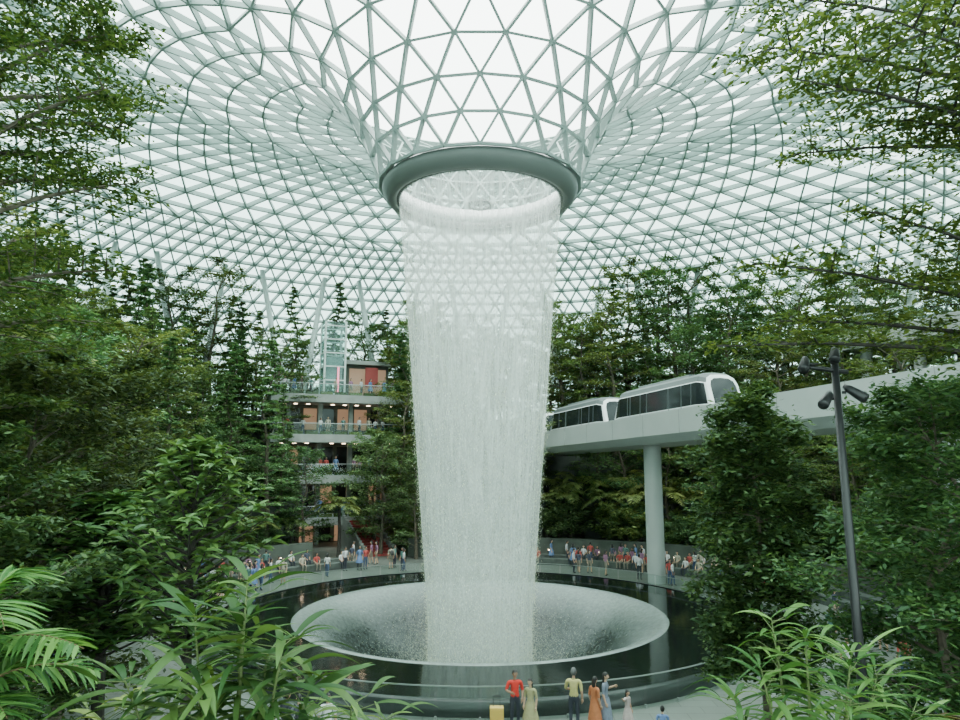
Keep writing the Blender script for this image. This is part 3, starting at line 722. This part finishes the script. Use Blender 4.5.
    hx,hy,hz=J['hd']; c=np.array([hx,hy-.015,hz+.085])
    def hf(p):
        x,y,z=p
        k=1-.28*max(0,-z)**1.5; return np.array([x*k,y*(1-.12*max(0,-z)) ,z])
    nu,nv=(20,14) if sub>1 else (12,9)
    ell(mb,c,(.076,.093,.118),0,nu,nv,hf)
    fy=c[1]-.09
    ell(mb,(c[0],fy-.008,c[2]-.022),(.013,.018,.024),0,8,6)
    for s in(-1,1):
        ell(mb,(c[0]+s*.03,fy+.012,c[2]+.005),(.014,.009,.008),5,8,6); ell(mb,(c[0]+s*.03,fy+.005,c[2]+.005),(.006,.005,.006),9,6,5)
        ell(mb,(c[0]+s*.03,fy+.010,c[2]+.024),(.017,.007,.004),4,6,4)
        ell(mb,(c[0]+s*.078,c[1]+.008,c[2]-.008),(.012,.02,.03),0,8,6)
    ell(mb,(c[0],fy+.008,c[2]-.058),(.024,.008,.007),6,8,5)
    Vh=[];Fh=[];n1,n2=(20,12) if sub>1 else (12,8)
    for i in range(n2+1):
        for j in range(n1):
            th=2*math.pi*j/n1; front=-math.sin(th)
            mxp=math.pi*(.36 if front>.5 else (.52 if front>-.1 else .72))
            ph=mxp*i/n2
            Vh.append(c+np.array([math.sin(ph)*math.cos(th)*.087,math.sin(ph)*math.sin(th)*.105+.008,math.cos(ph)*.128]))
    for i in range(n2):
        for j in range(n1): Fh.append([i*n1+j,(i+1)*n1+j,(i+1)*n1+(j+1)%n1,i*n1+(j+1)%n1])
    mb.add(Vh,Fh,4)
    if longhair:
        ell(mb,(c[0],c[1]+.07,c[2]-.10),(.085,.045,.17),4,12,8)
    for s,n in((-1,'L'),(1,'R')):
        w=np.array(J['wr'+n]);e=np.array(J['el'+n]); d=(w-e)/np.linalg.norm(w-e)
        sd=np.cross(d,np.array([s*1.0,0,.01])); 
        if np.linalg.norm(sd)<.2: sd=np.cross(d,Z)
        sd/=np.linalg.norm(sd); nn=np.cross(sd,d); 
        if nn[0]*s>0: nn=-nn
        fwd=sd if sd[1]<0 else -sd
        tube(mb,[w-d*.01,w+d*.03,w+d*.07,w+d*.092],[.026,.034,.038,.03],8,0)
        for q,(o,l) in enumerate(((-.03,.055),(-.01,.07),(.01,.075),(.03,.066))):
            b=w+d*.085+fwd*o*.9
            tube(mb,[b,b+d*l*.45+nn*.004,b+d*l*.8+nn*.018,b+d*l*.95+nn*.034],[.010,.009,.0085,.006],5,0)
        b=w+d*.03+fwd*.028; tube(mb,[b,b+d*.03+fwd*.022,b+d*.055+fwd*.026+nn*.01],[.012,.010,.007],5,0)
    if skirt:
        z0=1.02 if pose!='sit' else .62; zh=skirt; Vs=[];m=18;kk=6
        for i in range(kk+1):
            t=i/kk; zz=z0+(zh-z0)*t; r=.125+.13*t**.8
            for j in range(m):
                th=2*math.pi*j/m; rp=r*(1+.06*t*math.sin(6*th)); Vs.append([rp*math.cos(th)*1.1,rp*math.sin(th)*.9+.0,zz])
        mb.add(Vs,[[i*m+j,i*m+(j+1)%m,(i+1)*m+(j+1)%m,(i+1)*m+j] for i in range(kk) for j in range(m)],7)
    if bag:
        ell(mb,(0,.19,1.22),(.15,.10,.21),8,12,8)
        for s in(-1,1): tube(mb,[[s*.12,.12,1.42],[s*.12,-.02,1.50],[s*.13,-.12,1.36],[s*.14,-.10,1.18],[s*.13,.12,1.10]],.016,5,8)
    V=np.concatenate(mb.V)*(H/1.75)
    mb.V=[V]
    return mb.mesh(name,[cm(SKINC[skin]),cm(shirt),cm(pants),cm(shoes),cm(hair,.5),EYW,LIP,cm(shirt),cm(bag or (.03,.03,.03)),EYE],True)
def put(name,me,x,y,rz=0,z=0): return place(name,me,(x,y,z),rz)
FG=dict(sub=2)
put('man_in_red_shirt',person('p',(.60,.03,.02),(.03,.035,.05),H=1.72,skin=2,arms={'L':((-.27,.0,1.17),(-.16,-.22,1.16)),'R':((.25,.02,1.14),(.20,-.15,.96))},**FG),1.05,22.0,.15)
put('woman_in_beige_top',person('p',(.34,.31,.16),(.30,.28,.20),H=1.55,skin=1,female=True,longhair=True,skirt=.45,**FG),1.50,21.75,-.5)
put('man_in_yellow_shirt',person('p',(.48,.42,.17),(.03,.035,.05),hair=(.10,.10,.10),H=1.78,skin=0,arms={'R':((.25,-.05,1.15),(.10,-.22,1.1))},**FG),2.82,21.95,2.9)
put('woman_in_orange_dress',person('p',(.45,.15,.06),(.4,.15,.06),H=1.58,skin=0,female=True,longhair=True,skirt=.3,**FG),3.42,21.8,2.2)
put('woman_in_patterned_dress',person('p',(.17,.20,.26),(.1,.12,.2),H=1.63,skin=1,female=True,longhair=True,skirt=.35,arms={'R':((.28,-.05,1.2),(.2,-.25,1.3))},**FG),3.78,22.05,1.2)
put('girl_in_light_dress',person('p',(.42,.35,.33),(.3,.2,.2),H=1.16,skin=0,female=True,longhair=True,skirt=.5,arms={'L':((-.36,-.1,1.38),(-.56,-.2,1.50))},**FG),4.42,21.95,.7)
put('man_in_dark_shirt',person('p',(.05,.055,.07),(.05,.05,.06),H=1.62,skin=0,sleeve=1,**FG),-5.37,20.35,2.5)
put('man_in_grey_shirt',person('p',(.12,.13,.15),(.03,.03,.03),H=1.60,skin=1,bag=(.04,.04,.05),**FG),-4.98,20.15,-2.6)
put('man_in_white_shirt',person('p',(.65,.66,.68),(.04,.05,.08),H=1.62,skin=0,**FG),-4.20,20.2,.3)
put('boy_in_blue_shirt',person('p',(.12,.2,.4),(.05,.05,.05),H=1.25,skin=1,**FG),5.05,20.3,2.9)
mb=MB(); YEL=pmat('yellow_plastic',(.62,.42,.10),.35)
box(mb,(0,0,.40),(.20,.13,.30),0); box(mb,(0,0,.40),(.205,.10,.27),0); box(mb,(0,0,.40),(.17,.14,.27),0)
for x in np.linspace(-.14,.14,5): box(mb,(x,-.142,.40),(.012,.01,.25),0)
for x in(-.1,.1): box(mb,(x,.08,.83),(.01,.01,.15),1)
box(mb,(0,.08,.98),(.12,.018,.014),1)
for x in(-.15,.15):
    for y in(-.09,.09): ell(mb,(x,y,.05),(.025,.05,.05),1)
mb.obj('yellow_suitcase',[YEL,BLACK],False,(.5,21.9,0))
# crowd
cols=[(.5,.5,.52),(.05,.06,.09),(.38,.06,.05),(.1,.17,.32),(.38,.35,.27),(.6,.6,.6),(.08,.17,.15),(.25,.12,.2)]
ST=[person('standing_visitor',cols[i],[(.03,.035,.05),(.2,.18,.14),(.05,.08,.15)][i%3],H=[1.72,1.6,1.68,1.76][i%4],skin=i%3,step=.12*(i%2),female=i%2==1,longhair=i%2==1,skirt=.55 if i==3 else None,bag=(.05,.05,.05) if i==4 else None,shin=i%3!=1) for i in range(8)]
SI=[person('seated_visitor',cols[(i*3+1)%8],[(.03,.035,.05),(.2,.18,.14)][i%2],pose='sit',skin=i%3,H=1.7,female=i%2==0,longhair=i%2==0) for i in range(5)]
def seat(deg,r=19.85):
    place('seated_visitor',SI[int(rng.integers(0,5))],pol(r,rad(deg),0),-rad(deg))
for base in(19.85,22.1):
    d=-68
    while d<54:
        if -28<d<13: d=13
        if rng.uniform()<.6: seat(d,base)
        d+=rng.uniform(1.7,3.4)
for i in range(64):
    d=rng.uniform(-72,60); r=rng.uniform(15.5,19.0) if i%3 else rng.uniform(20.8,23.2)
    if 21.2<r<23.0: r=21.1
    place('standing_visitor',ST[i%8],pol(r,rad(d),0),rng.uniform(0,6.28))
for x,y in[(-8.6,53.5),(-8.0,55),(-6.6,52.8),(-9.9,55.5),(-17,40),(-18.5,36),(-17.2,29),(-15,24.5),(17,30.5),(17.8,36),(16.4,41),(15.2,45),(16.8,43.5),(11.5,19.5),(12.5,24),(15.5,26.5),(14.3,23),(13.2,26),(14.6,28),(15.1,31)]:
    place('standing_visitor',ST[int(rng.integers(0,8))],(x,y,0),rng.uniform(0,6.28))
for i,z in enumerate(fl):
    for x in np.arange(-5.8,6.2,.8):
        if rng.uniform()<.65:
            p=loc(ba,x+rng.uniform(-.2,.2),33.9-(3-i)*.35); place('standing_visitor',ST[int(rng.integers(0,8))],(p[0],p[1],z),-ba+rng.normal(0,.5))

# ------------------------------------------------------------ light, world, camera
w=bpy.data.worlds.new('overcast_sky'); bpy.context.scene.world=w; w.use_nodes=True; nt=w.node_tree
bg=nt.nodes['Background']; tc=nt.nodes.new('ShaderNodeTexCoord'); sx=nt.nodes.new('ShaderNodeSeparateXYZ'); r=nt.nodes.new('ShaderNodeValToRGB')
nt.links.new(tc.outputs['Generated'],sx.inputs[0]); nt.links.new(sx.outputs[2],r.inputs[0]); nt.links.new(r.outputs[0],bg.inputs[0])
r.color_ramp.elements[0].color=(.49,.61,.58,1); r.color_ramp.elements[1].color=(.96,1,.975,1); r.color_ramp.elements[1].position=.65
bg.inputs[1].default_value=9.0
sl=bpy.data.lights.new('sun','SUN'); sl.energy=3.2; sl.angle=rad(25); so=bpy.data.objects.new('sun_light',sl); bpy.context.scene.collection.objects.link(so); so.rotation_euler=(rad(28),rad(12),0); so.location=(0,0,60)
cam=bpy.data.cameras.new('camera'); cam.sensor_width=36; cam.lens=25.875; cam.clip_end=500
co=bpy.data.objects.new('camera',cam); bpy.context.scene.collection.objects.link(co); co.location=(0,0,8); co.rotation_euler=(rad(98.25),0,0)
bpy.context.scene.camera=co
